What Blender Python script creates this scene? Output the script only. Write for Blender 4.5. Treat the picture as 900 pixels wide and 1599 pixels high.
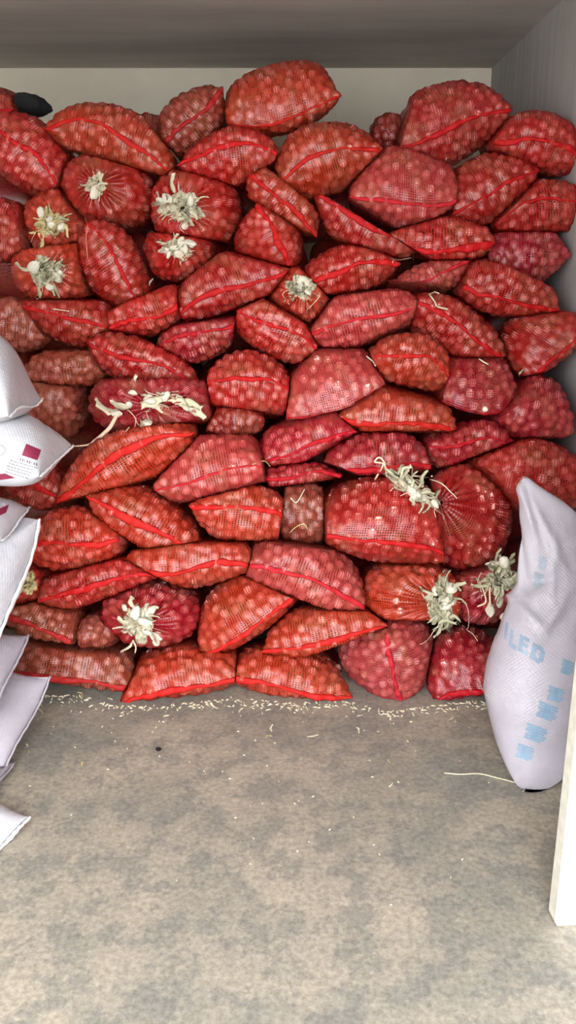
import bpy, math, random
import numpy as np
from mathutils import Vector, Matrix
from mathutils.bvhtree import BVHTree

for o in list(bpy.data.objects):
    bpy.data.objects.remove(o)
SC = bpy.context.scene
COL = SC.collection

# ------------------------------------------------------------------ camera
CAM_H = 1.7
FPX = 1300.0
PITCH = math.radians(16.5)
cam = bpy.data.objects.new('camera', bpy.data.cameras.new('camera'))
COL.objects.link(cam)
cam.location = (0, 0, CAM_H)
cam.rotation_euler = (math.pi / 2 - PITCH, 0, 0)
cam.data.sensor_fit = 'VERTICAL'
cam.data.sensor_height = 36.0
cam.data.lens = 36.0 * FPX / 1599.0
cam.data.clip_start = 0.02
SC.camera = cam

# ------------------------------------------------------------------ sky, exposure
w = bpy.data.worlds.new('world'); SC.world = w
w.use_nodes = True
bg = w.node_tree.nodes['Background']
bg.inputs['Color'].default_value = (0.93, 0.96, 1.0, 1)
bg.inputs['Strength'].default_value = 5.0
SC.view_settings.view_transform = 'Standard'
SC.view_settings.look = 'None'
SC.view_settings.exposure = 1.4
SC.view_settings.gamma = 1.0
SC.view_settings.use_curve_mapping = False
try:
    SC.cycles.use_denoising = True
    SC.cycles.max_bounces = 8
    SC.cycles.diffuse_bounces = 5
    SC.cycles.transparent_max_bounces = 8
    SC.cycles.caustics_reflective = False
    SC.cycles.caustics_refractive = False
except Exception:
    pass

# ------------------------------------------------------------------ helpers
CAMP = np.array([0, 0, CAM_H])
FW = np.array([0, math.cos(PITCH), -math.sin(PITCH)])
UP = np.array([0, math.sin(PITCH), math.cos(PITCH)])
RT = np.array([1.0, 0, 0])
def ray(x, y):
    return FW + RT * (x - 450) / FPX + UP * (799.5 - y) / FPX
def at(x, y, d):                       # world point at distance d into the room on the line of sight of a photo point
    r = ray(x, y); return CAMP + r * (d / r[1])
def on_floor(x, y, z=0.0):
    r = ray(x, y); return CAMP + r * ((z - CAM_H) / r[2])
def unit(v):
    v = np.asarray(v, float); return v / max(1e-9, np.linalg.norm(v))

def tag(o, label=None, cat=None, group=None, kind=None):
    if label: o['label'] = label
    if cat: o['category'] = cat
    if group: o['group'] = group
    if kind: o['kind'] = kind
    return o
def empty(name, loc):
    o = bpy.data.objects.new(name, None); COL.objects.link(o)
    o.location = tuple(map(float, loc)); o.empty_display_size = 0.05
    return o
def mesh_data(name, V, F, mat=None, smooth=True, uv=None):
    """V (n,3); F: (m,4) or (m,3) array, or list of such arrays; uv per corner."""
    if not isinstance(F, (list, tuple)): F = [F]
    F = [np.asarray(f, dtype=np.int32) for f in F if len(f)]
    me = bpy.data.meshes.new(name)
    V = np.asarray(V, dtype=np.float32)
    me.vertices.add(len(V)); me.vertices.foreach_set('co', V.ravel())
    loops = np.concatenate([f.ravel() for f in F])
    sizes = np.concatenate([np.full(len(f), f.shape[1], np.int32) for f in F])
    starts = np.concatenate([[0], np.cumsum(sizes)[:-1]]).astype(np.int32)
    me.loops.add(len(loops)); me.loops.foreach_set('vertex_index', loops)
    me.polygons.add(len(sizes)); me.polygons.foreach_set('loop_start', starts)
    me.polygons.foreach_set('use_smooth', np.full(len(sizes), smooth, dtype=bool))
    if uv is not None:
        l = me.uv_layers.new(name='uv'); l.data.foreach_set('uv', np.asarray(uv, np.float32).ravel())
    me.update(calc_edges=True)
    if mat: me.materials.append(mat)
    return me
def link(name, me, parent=None, loc=None, mw=None):
    o = bpy.data.objects.new(name, me); COL.objects.link(o)
    if parent is not None: o.parent = parent
    if mw is not None: o.matrix_basis = mw
    elif loc is not None: o.location = tuple(map(float, loc))
    return o
def grid_faces(NI, NJ, wrap=True):
    J = NJ if wrap else NJ - 1
    i, j = np.meshgrid(np.arange(NI - 1), np.arange(J), indexing='ij')
    j2 = (j + 1) % NJ
    return np.stack([i * NJ + j, i * NJ + j2, (i + 1) * NJ + j2, (i + 1) * NJ + j], -1).reshape(-1, 4)
def tube(P, R, k=6):
    P = np.asarray(P, float); n = len(P)
    R = np.broadcast_to(np.asarray(R, float), (n,))
    T = np.gradient(P, axis=0); T /= np.maximum(1e-9, np.linalg.norm(T, axis=1))[:, None]
    ref = np.array([0.3, 0.5, 0.81])
    A = np.cross(T, ref); A /= np.maximum(1e-9, np.linalg.norm(A, axis=1))[:, None]
    B = np.cross(T, A)
    a = np.arange(k) * 2 * math.pi / k
    V = P[:, None] + (A[:, None] * np.cos(a)[None, :, None] + B[:, None] * np.sin(a)[None, :, None]) * R[:, None, None]
    V = V.reshape(-1, 3); F = grid_faces(n, k)
    c0, c1 = len(V), len(V) + 1
    V = np.vstack([V, P[:1], P[-1:]])
    t0 = [[c0, (j + 1) % k, j] for j in range(k)]
    t1 = [[c1, (n - 1) * k + j, (n - 1) * k + (j + 1) % k] for j in range(k)]
    return V, [F, np.array(t0 + t1)]
def smooth_path(P, n=16):
    P = np.asarray(P, float)
    if len(P) < 3:
        t = np.linspace(0, 1, n)[:, None]; return P[0] * (1 - t) + P[-1] * t
    Q = np.vstack([2 * P[0] - P[1], P, 2 * P[-1] - P[-2]]); out = []
    m = max(2, n // (len(P) - 1))
    for i in range(1, len(Q) - 2):
        for t in np.linspace(0, 1, m, endpoint=(i == len(Q) - 3)):
            a, b, c, d = Q[i - 1], Q[i], Q[i + 1], Q[i + 2]
            out.append(0.5 * (2 * b + (c - a) * t + (2 * a - 5 * b + 4 * c - d) * t * t + (3 * b - a - 3 * c + d) * t ** 3))
    return np.array(out)
def box_data(name, lo, hi, mat):
    x0, y0, z0 = lo; x1, y1, z1 = hi
    V = [(x0,y0,z0),(x1,y0,z0),(x1,y1,z0),(x0,y1,z0),(x0,y0,z1),(x1,y0,z1),(x1,y1,z1),(x0,y1,z1)]
    F = [(0,3,2,1),(4,5,6,7),(0,1,5,4),(1,2,6,5),(2,3,7,6),(3,0,4,7)]
    return mesh_data(name, V, np.array(F), mat, smooth=False)

# ------------------------------------------------------------------ materials
def new_mat(name):
    m = bpy.data.materials.new(name); m.use_nodes = True
    nt = m.node_tree; return m, nt, nt.nodes['Principled BSDF'], nt.nodes['Material Output']
def N(nt, kind, **kw):
    n = nt.nodes.new(kind)
    for k, v in kw.items():
        if k in n.inputs: n.inputs[k].default_value = v
        else: setattr(n, k, v)
    return n
def coords(nt, scale=None, out='Object'):
    c = N(nt, 'ShaderNodeTexCoord')
    if scale is None: return c.outputs[out]
    m = N(nt, 'ShaderNodeMapping'); m.inputs['Scale'].default_value = scale
    nt.links.new(c.outputs[out], m.inputs['Vector']); return m.outputs['Vector']
def noise(nt, vec, scale, detail=4, rough=0.55, dist=0.0):
    n = N(nt, 'ShaderNodeTexNoise'); n.inputs['Scale'].default_value = scale
    n.inputs['Detail'].default_value = detail; n.inputs['Roughness'].default_value = rough
    n.inputs['Distortion'].default_value = dist
    nt.links.new(vec, n.inputs['Vector']); return n.outputs['Fac']
def ramp(nt, fac, stops):
    r = N(nt, 'ShaderNodeValToRGB'); e = r.color_ramp.elements
    while len(e) < len(stops): e.new(0.5)
    for k, (p, c) in enumerate(stops):
        e[k].position = p; e[k].color = (*c, 1) if len(c) == 3 else c
    nt.links.new(fac, r.inputs['Fac']); return r.outputs['Color']
def mixc(nt, fac, a, b, mode='MIX'):
    m = N(nt, 'ShaderNodeMix', data_type='RGBA', blend_type=mode)
    for s, v in ((0, fac), (6, a), (7, b)):
        if hasattr(v, 'is_linked') or hasattr(v, 'links'): nt.links.new(v, m.inputs[s])
        else: m.inputs[s].default_value = v if s == 0 else ((*v, 1) if len(v) == 3 else v)
    return m.outputs[2]
def math_(nt, op, a, b=None):
    m = N(nt, 'ShaderNodeMath', operation=op)
    for k, v in ((0, a), (1, b)):
        if v is None: continue
        if hasattr(v, 'links'): nt.links.new(v, m.inputs[k])
        else: m.inputs[k].default_value = v
    return m.outputs[0]
def bump(nt, bs, h, strength, dist=0.01):
    b = N(nt, 'ShaderNodeBump'); b.inputs['Strength'].default_value = strength; b.inputs['Distance'].default_value = dist
    nt.links.new(h, b.inputs['Height']); nt.links.new(b.outputs['Normal'], bs.inputs['Normal'])

def make_net():
    """Red plastic net: threads with open holes, tinted per sack by the object's colour."""
    m, nt, bs, out = new_mat('red_net')
    info = N(nt, 'ShaderNodeObjectInfo')
    vec = coords(nt)
    dust = ramp(nt, noise(nt, vec, 7.0, 5, 0.65), [(0.5, (0, 0, 0)), (0.72, (1, 1, 1))])
    dsep = N(nt, 'ShaderNodeSeparateColor'); nt.links.new(dust, dsep.inputs[0])
    col = mixc(nt, math_(nt, 'MULTIPLY', dsep.outputs[0], 0.6), info.outputs['Color'], (0.36, 0.13, 0.06))
    nt.links.new(col, bs.inputs['Base Color'])
    bs.inputs['Roughness'].default_value = 0.36
    bs.inputs['Specular IOR Level'].default_value = 0.6
    tl = N(nt, 'ShaderNodeBsdfTranslucent'); nt.links.new(col, tl.inputs['Color'])
    body = N(nt, 'ShaderNodeMixShader'); body.inputs[0].default_value = 0.25
    nt.links.new(bs.outputs[0], body.inputs[1]); nt.links.new(tl.outputs[0], body.inputs[2])
    uv = N(nt, 'ShaderNodeSeparateXYZ'); nt.links.new(coords(nt, None, 'UV'), uv.inputs[0])
    def thread(s, per):
        return math_(nt, 'ABSOLUTE', math_(nt, 'SINE', math_(nt, 'MULTIPLY', s, math.pi / per)))
    a = math_(nt, 'LESS_THAN', thread(uv.outputs[0], 0.0062), 0.63)
    b = math_(nt, 'LESS_THAN', thread(uv.outputs[1], 0.0062), 0.63)
    cover = math_(nt, 'MAXIMUM', a, b)
    cover = math_(nt, 'MAXIMUM', cover, 0.23)
    tr = N(nt, 'ShaderNodeBsdfTransparent')
    mx = N(nt, 'ShaderNodeMixShader')
    nt.links.new(cover, mx.inputs[0]); nt.links.new(tr.outputs[0], mx.inputs[1]); nt.links.new(body.outputs[0], mx.inputs[2])
    nt.links.new(mx.outputs[0], out.inputs['Surface'])
    return m
def make_bulb():
    m, nt, bs, out = new_mat('bulb_skin')
    at_ = N(nt, 'ShaderNodeAttribute', attribute_name='tint')
    info = N(nt, 'ShaderNodeObjectInfo')
    c = ramp(nt, at_.outputs['Fac'], [(0.0, (0.24, 0.05, 0.035)), (0.5, (0.58, 0.24, 0.20)), (1.0, (0.92, 0.72, 0.65))])
    c = mixc(nt, 0.25, c, info.outputs['Color'], 'MULTIPLY')
    nt.links.new(c, bs.inputs['Base Color']); bs.inputs['Roughness'].default_value = 0.5
    return m
def make_tape():
    m, nt, bs, out = new_mat('red_tape')
    info = N(nt, 'ShaderNodeObjectInfo')
    f = noise(nt, coords(nt, (40, 40, 40)), 3.0, 3)
    c = mixc(nt, f, info.outputs['Color'], (0.42, 0.008, 0.008)); c = mixc(nt, 0.5, c, info.outputs['Color'])
    nt.links.new(c, bs.inputs['Base Color']); bs.inputs['Roughness'].default_value = 0.6; bs.inputs['Specular IOR Level'].default_value = 0.2
    bump(nt, bs, f, 0.5, 0.004)
    return m
def make_husk(name, c0, c1):
    m, nt, bs, out = new_mat(name)
    f = noise(nt, coords(nt, (60, 14, 60)), 1.6, 4)
    nt.links.new(ramp(nt, f, [(0.3, c0), (0.7, c1)]), bs.inputs['Base Color'])
    bs.inputs['Roughness'].default_value = 0.75
    bump(nt, bs, f, 0.6, 0.004)
    return m
def make_woven(name, c0, c1, rough=0.38, scale=260):
    """Woven white plastic with fine ribs."""
    m, nt, bs, out = new_mat(name)
    vec = coords(nt)
    f = noise(nt, vec, 9.0, 4)
    nt.links.new(ramp(nt, f, [(0.3, c0), (0.7, c1)]), bs.inputs['Base Color'])
    bs.inputs['Roughness'].default_value = rough
    uv = N(nt, 'ShaderNodeSeparateXYZ'); nt.links.new(coords(nt, None, 'UV'), uv.inputs[0])
    s1 = math_(nt, 'SINE', math_(nt, 'MULTIPLY', uv.outputs[0], scale * 2)); s2 = math_(nt, 'SINE', math_(nt, 'MULTIPLY', uv.outputs[1], scale * 2))
    wr = noise(nt, coords(nt, (1, 1, 1)), 22.0, 3, 0.5, 0.6)
    h = math_(nt, 'ADD', math_(nt, 'MULTIPLY', math_(nt, 'MULTIPLY', s1, s2), 0.12), wr)
    bump(nt, bs, h, 0.35, 0.012)
    return m
def plain(name, c, rough=0.6):
    m, nt, bs, out = new_mat(name)
    f = noise(nt, coords(nt), 30.0, 3)
    d = tuple(x * 0.82 for x in c)
    nt.links.new(ramp(nt, f, [(0.35, d), (0.65, c)]), bs.inputs['Base Color'])
    bs.inputs['Roughness'].default_value = rough
    return m
def make_floor():
    m, nt, bs, out = new_mat('worn_concrete')
    v = coords(nt)
    big = noise(nt, v, 1.5, 8, 0.66, 0.3)
    mid = noise(nt, v, 8.0, 9, 0.76, 0.1)
    fine = noise(nt, v, 60.0, 5, 0.7)
    base = ramp(nt, big, [(0.36, (0.23, 0.225, 0.195)), (0.5, (0.345, 0.31, 0.25)), (0.64, (0.43, 0.375, 0.295))])
    blot = ramp(nt, mid, [(0.45, (0, 0, 0)), (0.51, (1, 1, 1))])
    s = N(nt, 'ShaderNodeSeparateColor'); nt.links.new(blot, s.inputs[0])
    c = mixc(nt, s.outputs[0], (0.19, 0.19, 0.175), base)
    c = mixc(nt, 0.6, base, c)
    g = ramp(nt, fine, [(0.3, (0.6, 0.6, 0.6)), (0.7, (1.2, 1.2, 1.2))])
    c = mixc(nt, 1.0, c, g, 'MULTIPLY')
    nt.links.new(c, bs.inputs['Base Color'])
    bs.inputs['Roughness'].default_value = 0.55
    bump(nt, bs, fine, 0.12, 0.004)
    return m
def make_plaster(name, c0, c1, sc=(1, 1, 1), k=2.5):
    m, nt, bs, out = new_mat(name)
    f = noise(nt, coords(nt, sc), k, 6, 0.6)
    g = noise(nt, coords(nt), 70, 4)
    nt.links.new(ramp(nt, f, [(0.35, c0), (0.65, c1)]), bs.inputs['Base Color'])
    bs.inputs['Roughness'].default_value = 0.8
    bump(nt, bs, g, 0.1, 0.004)
    return m
NET, BULB, TAPE = make_net(), make_bulb(), make_tape()
HUSK = [make_husk('dry_husk_cream', (0.46, 0.42, 0.28), (0.74, 0.68, 0.50)), make_husk('dry_husk_green', (0.34, 0.33, 0.20), (0.62, 0.58, 0.40)),
        make_husk('dry_husk_yellow', (0.44, 0.36, 0.14), (0.68, 0.58, 0.30))]
PLUG = [make_husk('plug_cream', (0.20, 0.18, 0.11), (0.62, 0.57, 0.42)), make_husk('plug_green', (0.17, 0.17, 0.10), (0.55, 0.52, 0.37)), make_husk('plug_yellow', (0.24, 0.19, 0.07), (0.58, 0.49, 0.24))]  # dark end of each plug colour paints in the shade of crevices
CLUMP = make_husk('pale_husk_knot', (0.60, 0.56, 0.42), (0.84, 0.80, 0.68))
TWINE = make_husk('pale_fibre', (0.62, 0.42, 0.28), (0.80, 0.62, 0.45))
THREAD = plain('red_thread', (0.78, 0.25, 0.18), 0.6)
WOVEN = make_woven('white_woven_plastic', (0.37, 0.365, 0.39), (0.46, 0.46, 0.49))
LILAC = make_woven('lilac_woven_plastic', (0.29, 0.265, 0.30), (0.36, 0.33, 0.365), 0.5)
HEM = plain('white_hem_tape', (0.74, 0.74, 0.75), 0.5)
GREYBAG = make_woven('grey_white_plastic', (0.345, 0.32, 0.36), (0.42, 0.395, 0.44), 0.42)
MAROON = plain('maroon_print', (0.20, 0.012, 0.045), 0.5)
INK = plain('grey_print', (0.16, 0.14, 0.16), 0.6)
BLUE = plain('blue_print', (0.20, 0.32, 0.44), 0.5)
MIDBLUE = plain('worn_blue_print', (0.24, 0.32, 0.42), 0.5)
PALEBLUE = plain('faint_blue_print', (0.31, 0.355, 0.42), 0.5)
BLACK = plain('black_plastic', (0.003, 0.003, 0.0035), 0.95)
WHITEBOARD = plain('white_paint', (0.90, 0.90, 0.88), 0.45)
CREAMEDGE = plain('chalky_edge_paint', (0.62, 0.60, 0.52), 0.7)

# ------------------------------------------------------------------ room
WX, LX, BY, CZ, FY = 1.28, -1.95, 5.80, 2.887, -0.6
def structure(name, lo, hi, mat):
    return tag(link(name, box_data(name, lo, hi, mat)), kind='structure')
structure('floor', (LX - 0.12, FY, -0.1), (WX + 0.12, BY + 0.12, 0), make_floor())
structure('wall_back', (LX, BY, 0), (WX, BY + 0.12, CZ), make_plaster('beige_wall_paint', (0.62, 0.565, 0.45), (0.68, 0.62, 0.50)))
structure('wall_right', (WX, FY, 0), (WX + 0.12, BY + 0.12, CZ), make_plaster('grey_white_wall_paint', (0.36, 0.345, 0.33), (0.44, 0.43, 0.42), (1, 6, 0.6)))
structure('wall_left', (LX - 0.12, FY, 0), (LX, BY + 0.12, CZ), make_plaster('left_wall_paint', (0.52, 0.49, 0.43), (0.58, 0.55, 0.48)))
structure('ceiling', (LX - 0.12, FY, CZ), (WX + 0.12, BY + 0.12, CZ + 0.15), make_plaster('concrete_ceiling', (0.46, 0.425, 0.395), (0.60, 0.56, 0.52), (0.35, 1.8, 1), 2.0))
structure('ground', (-14, -16, -0.12), (14, FY, -0.02), make_plaster('yard_concrete', (0.50, 0.47, 0.42), (0.58, 0.55, 0.49)))

# ------------------------------------------------------------------ sack bodies (numbers first, meshes after contact is solved)
DF = np.array([(100, 4.22), (150, 4.18), (200, 4.08), (300, 3.95), (400, 3.83), (480, 3.73), (560, 3.62), (640, 3.50), (720, 3.38),
               (800, 3.28), (880, 3.20), (960, 3.13), (1050, 3.08), (1110, 3.05)])
def dface(y): return float(np.interp(y, DF[:, 0], DF[:, 1]))
class Body: pass
BODIES = []
def frame_at(Pc, X, rng, follow=0.6, A=None, jit=0.05):
    r = unit(Pc - CAMP)
    if A is None:
        A = unit(r * follow + np.array([0, 1, 0]) * (1 - follow)) + np.array([rng.normal(0, jit), 0, rng.normal(0, jit)])
    A = unit(A - X * np.dot(A, X)); Z = np.cross(X, A)
    return A, Z
def normals_of(G):
    """Outward normals of a (NI,NJ,3) grid closed in j."""
    du = np.roll(G, -1, 1) - np.roll(G, 1, 1)
    dv = np.gradient(G, axis=0)
    n = np.cross(du, dv); l = np.linalg.norm(n, axis=2, keepdims=True)
    return n / np.maximum(l, 1e-9), l[..., 0]
def wobble(P, rng, amp, k):
    out = np.zeros(P.shape[:-1])
    for _ in range(5):
        d = unit(rng.normal(size=3)) * k * rng.uniform(0.6, 1.4)
        out += np.sin(P @ d + rng.uniform(0, 6.28))
    return out * amp / 2.2
def rings(s0, L, nf, nb):
    t = np.linspace(0, 1, nf)
    yf = s0 * (1 - np.cos(t * math.pi / 2))
    q = np.linspace(0, 1, nb + 1)[1:]
    yb = s0 + (L - s0) * q ** 1.15
    return np.concatenate([t, np.ones(nb)]), np.concatenate([yf, yb]), np.concatenate([np.zeros(nf), q])
def add_bulbs(b, rng, space=0.037, amp=0.010, keep=0.2, skip=None):
    """Bulbs pressing against the net: points on the skin, the skin bulging over each."""
    G, Nn = b.G, b.Nn
    y = b.Yd
    ok = (y < keep)
    if skip is not None: ok &= ~skip
    idx = np.argwhere(ok.ravel())[:, 0]; rng.shuffle(idx)
    P = G.reshape(-1, 3); sel = []
    pts = np.zeros((0, 3))
    buf = np.full((600, 3), 1e9); n = 0
    for i in idx:
        p = P[i]
        r = space * (0.85 + 0.4 * ((i * 7919) % 101) / 101)
        if n and (((buf[:n] - p) ** 2).sum(1) < r * r).any(): continue
        buf[n] = p; sel.append(i); n += 1
        if n >= 600: break
    C = buf[:n].copy(); b.bc = C; b.bn = Nn.reshape(-1, 3)[sel]
    d2 = ((P[:, None, :] - C[None]) ** 2).sum(2).min(1)
    h = amp * np.clip(1 - d2 / 0.023 ** 2, -0.25, 1)
    b.V = (P + Nn.reshape(-1, 3) * h[:, None])
    R = 0.0195 * rng.uniform(0.85, 1.2, n)
    b.br = R; b.bt = np.clip(rng.normal(0.48, 0.3, n), 0, 1)
    b.bc = C + b.bn * (amp - 0.0015 - R)[:, None]

def end_sack(key, e1, e2, mid, hu, hl, tint='r', off=0.0, L=0.60, tape=0.011, label='', follow=0.6, bow=0.035, depth=None, bulbs=True, A=None, scale=1.0, s0=None, NJ=104, lens=1.08):
    """A sack lying into the pile with its sewn end, a lens with a lip of tape across it, toward the viewer."""
    rng = np.random.default_rng(sum(map(ord, key)) * 131 + len(BODIES))
    b = Body(); b.key = key; b.kind = 'end'; b.label = label; b.tint = tint
    cx, cy = (e1[0] + e2[0]) / 2, (e1[1] + e2[1]) / 2
    if depth is None:
        d1 = d2 = dface(cy) + off
    else: d1, d2 = depth
    P1, P2 = at(*e1, d1), at(*e2, d2); Pc = (P1 + P2) / 2
    m = np.dot(Pc - CAMP, FW) / FPX * scale
    X = unit(P2 - P1); a = np.linalg.norm(P2 - P1) / 2 * 1.045
    A, Z = frame_at(Pc, X, rng, follow, A)
    ch = np.array(e2, float) - np.array(e1, float); nrm = np.array([ch[1], -ch[0]]); nrm /= np.linalg.norm(nrm)   # image-up normal (y down)
    if nrm[1] > 0 and abs(ch[0]) > abs(ch[1]): nrm = -nrm
    arch = float(np.dot(np.array(mid, float) - np.array([cx, cy]), nrm)) * m
    if tint != 'w': hu, hl = hu * m * 1.035, hl * m * 1.035
    else: hu, hl = hu * m, hl * m
    if s0 is None: s0 = min(0.2, max(0.1, 0.95 * max(hu, hl)))
    # the dome is measured from the chord's mid seam: heights count from the seam itself
    T, Y, Q = rings(s0, L, 18, 13)
    ph = np.arange(NJ) * 2 * math.pi / NJ
    c, s = np.cos(ph), np.sin(ph)
    hz = np.sin(T * math.pi / 2) ** 0.9
    tail = np.where(Q > 0.6, np.sqrt(np.clip(1 - ((Q - 0.6) / 0.42) ** 2, 0.02, 1)), 1.0)
    hgt = np.where(s > 0, hu, hl)
    pw = lens - 0.22 * np.maximum(T, 0)[:, None]
    x = a * c[None] * (1 - 0.06 * T[:, None]) * (0.4 + 0.6 * tail)[:, None]
    z = hgt[None] * np.sign(s)[None] * np.abs(s)[None] ** pw * hz[:, None] * tail[:, None]
    u = np.clip(x / a, -1.2, 1.2)
    sw = rng.uniform(-0.019, 0.019)
    zs = arch * (1 - u ** 2) + sw * np.sin(u * math.pi)
    z = z + zs * (1 - 0.75 * T - 0.25 * Q)[:, None]
    y = Y[:, None] - bow * (1 - u ** 2) * (1 - Q)[:, None]
    Pl = np.stack([x, y + 0 * x, z], -1)
    b.Xa, b.Aa, b.Za, b.O = X, A, Z, Pc
    G = Pc + Pl[..., :1] * X + Pl[..., 1:2] * A + Pl[..., 2:3] * Z
    Nn, l = normals_of(G)
    cen = G.mean(1, keepdims=True)
    if (np.einsum('ijk,ijk->ij', Nn, G - cen).mean()) < 0: Nn = -Nn
    bad = l < 1e-7; Nn[bad] = -A
    Nn[0] = -A
    fade = np.minimum(1, T * 2.2)[:, None]
    G = G + Nn * (wobble(G, rng, 0.009, 16) * fade)[..., None]
    b.G, b.Nn, b.NI, b.NJ, b.L = G, Nn, len(T), NJ, L
    b.Yd = np.broadcast_to(Y[:, None], (len(T), NJ))
    per = 2 * (a + max(hu, hl))
    b.du = per / NJ; vv = np.concatenate([[0], np.cumsum(np.abs(np.diff(T)) * s0 * 1.4 + np.abs(np.diff(Q)) * (L - s0))]); b.vv = vv
    if bulbs: add_bulbs(b, rng, keep=s0 + 0.09)
    else: b.V = G.reshape(-1, 3).copy(); b.bc = None
    # lip of tape
    b.tape = None
    if tape:
        n = 44; uu = np.linspace(-1.035, 1.035, n); k = 8
        zc = arch * (1 - np.clip(uu, -1, 1) ** 2) + sw * np.sin(np.clip(uu, -1, 1) * math.pi)
        yc = -bow * (1 - np.clip(uu, -1, 1) ** 2) - 0.006
        wob = np.cumsum(rng.normal(0, 0.0018 if bulbs else 0.0003, n)); wob -= np.linspace(wob[0], wob[-1], n)
        wd = tape * 1.18 * (0.75 + 0.25 * np.sin(uu * 5 + rng.uniform(0, 6)) + (rng.uniform(-0.12, 0.12, n) if bulbs else 0)) * np.clip((1.06 - np.abs(uu)) / 0.12, 0.25, 1)
        an = np.arange(k) * 2 * math.pi / k
        hang = -0.45 * wd
        tz = zc[:, None] + wob[:, None] + hang[:, None] + wd[:, None] * np.sin(an)[None]
        ty = yc[:, None] - 0.0045 * np.cos(an)[None] + (0.004 if bulbs else 0.001) * np.sin(uu * 23 + rng.uniform(0, 6))[:, None]
        tx = np.broadcast_to((uu * a)[:, None], tz.shape)
        TP = Pc + tx[..., None] * X + ty[..., None] * A + tz[..., None] * Z
        b.tape = TP.reshape(-1, 3); b.tape_n = (n, k)
    BODIES.append(b); return b

def mouth_sack(key, cx, cy, wpx, hpx, tint='r', roll=0.0, husk=None, off=0.0, L=0.58, label='', nh=14, mat=0, folds=15, follow=0.75, lumps=4, strands=3):
    """A sack lying into the pile with its gathered mouth, plugged by dry husks, toward the viewer."""
    rng = np.random.default_rng(sum(map(ord, key)) * 977 + len(BODIES))
    b = Body(); b.key = key; b.kind = 'mouth'; b.label = label; b.tint = tint
    d = dface(cy) + off; Pc = at(cx, cy, d)
    m = np.dot(Pc - CAMP, FW) / FPX
    X = np.array([math.cos(roll), 0, math.sin(roll)])
    A, Z = frame_at(Pc, X, rng, follow)
    a, h = wpx * m / 2 * 1.05, hpx * m / 2 * 1.05
    ox, oz = ((husk[0] - cx) * m, -(husk[1] - cy) * m)
    ca, sa = math.cos(roll), math.sin(roll)
    ox, oz = ox * ca + oz * sa, -ox * sa + oz * ca
    lim = 0.75; q = math.hypot(ox / a, oz / h)
    if q > lim: ox, oz = ox * lim / q, oz * lim / q
    s0 = min(0.19, 0.85 * min(a, h) + 0.04); NJ = 104
    T, Y, Q = rings(s0, L, 18, 13)
    ph = np.arange(NJ) * 2 * math.pi / NJ
    c, s = np.cos(ph), np.sin(ph)
    r = 0.05 + 0.95 * np.sin(T * math.pi / 2) ** 0.8
    tail = np.where(Q > 0.6, np.sqrt(np.clip(1 - ((Q - 0.6) / 0.42) ** 2, 0.02, 1)), 1.0)
    k = (1 - T) ** 1.4
    pl = (np.sin(ph * folds + rng.uniform(0, 6)) * 0.7 + np.sin(ph * (folds - 4) + 2) * 0.5)[None] * (np.clip(1 - T * 1.15, 0, 1) ** 0.8 * np.minimum(1, T * 6))[:, None]
    x = a * c[None] * (r * tail)[:, None] + ox * k[:, None]
    z = h * np.sign(s)[None] * np.abs(s)[None] ** 0.9 * (r * tail)[:, None] + oz * k[:, None]
    y = Y[:, None] + pl * 0.011 + 0.03 * np.clip(1 - T / 0.22, 0, 1)[:, None] ** 2
    G = Pc + x[..., None] * X + y[..., None] * A + z[..., None] * Z
    Nn, l = normals_of(G); cen = G.mean(1, keepdims=True)
    if np.einsum('ijk,ijk->ij', Nn, G - cen).mean() < 0: Nn = -Nn
    Nn[0] = -A
    G = G + Nn * (wobble(G, rng, 0.009, 16) * np.minimum(1, T * 2.2)[:, None])[..., None]
    b.G, b.Nn, b.NI, b.NJ, b.L = G, Nn, len(T), NJ, L
    b.Yd = np.broadcast_to(Y[:, None], (len(T), NJ))
    b.du = 2 * (a + h) / NJ; b.vv = np.concatenate([[0], np.cumsum(np.abs(np.diff(T)) * s0 * 1.4 + np.abs(np.diff(Q)) * (L - s0))])
    b.Xa, b.Aa, b.Za, b.O = X, A, Z, Pc
    skip = np.broadcast_to((T < 0.3)[:, None], (len(T), NJ))
    add_bulbs(b, rng, keep=s0 + 0.09, skip=skip)
    b.tape = None; b.husk = husk; b.nh = nh; b.mat = mat; b.lumps = lumps; b.strands = strands
    BODIES.append(b); return b

S, M = end_sack, mouth_sack
# --- pile, top row under the ceiling
S('A1', (-88, 172), (18, 172), (-35, 168), 32, 30, 'r', 0.05, label='red mesh sack top cut by the left frame edge, beside the black bundle')
S('A3', (-18, 182), (88, 288), (38, 232), 58, 48, 'r', -0.02, label='red mesh sack with slanting seam, directly below the black bundle')
S('A4', (76, 203), (262, 266), (176, 205), 55, 36, 'o', 0.0, label='big domed orange-red sack between the black bundle and the tilted dusty sack')
S('A5', (205, 215), (262, 208), (235, 205), 24, 30, 'k', 0.35, tape=0, label='mesh sack tinted dark for shade, half hidden behind the big domed sack on top')
S('A6', (252, 226), (346, 140), (300, 182), 38, 42, 'd', 0.06, label='tilted dusty red sack with brown streaks, against the beige back wall')
S('A7', (360, 190), (527, 150), (440, 186), 70, 26, 'o', 0.02, tape=0.006, lens=0.85, label='topmost red mesh sack of the pile, reaching the ceiling line')
S('A8', (283, 258), (434, 243), (355, 230), 34, 46, 'r', 0.0, label='red mesh sack with arched seam just under the topmost sack')
S('A9', (433, 300), (594, 236), (497, 243), 66, 46, 'o', 0.0, tape=0.009, label='plump orange-red sack leaning below the topmost sack, seam rising to a point')
S('A10', (585, 212), (640, 205), (612, 204), 26, 28, 'k', 0.30, tape=0, label='mesh sack tinted dark for shade, peeking out behind the crest sack near the corner')
S('A11', (613, 232), (793, 172), (705, 196), 66, 48, 'r', 0.0, label='large red sack cresting the pile in front of the back corner')
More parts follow.
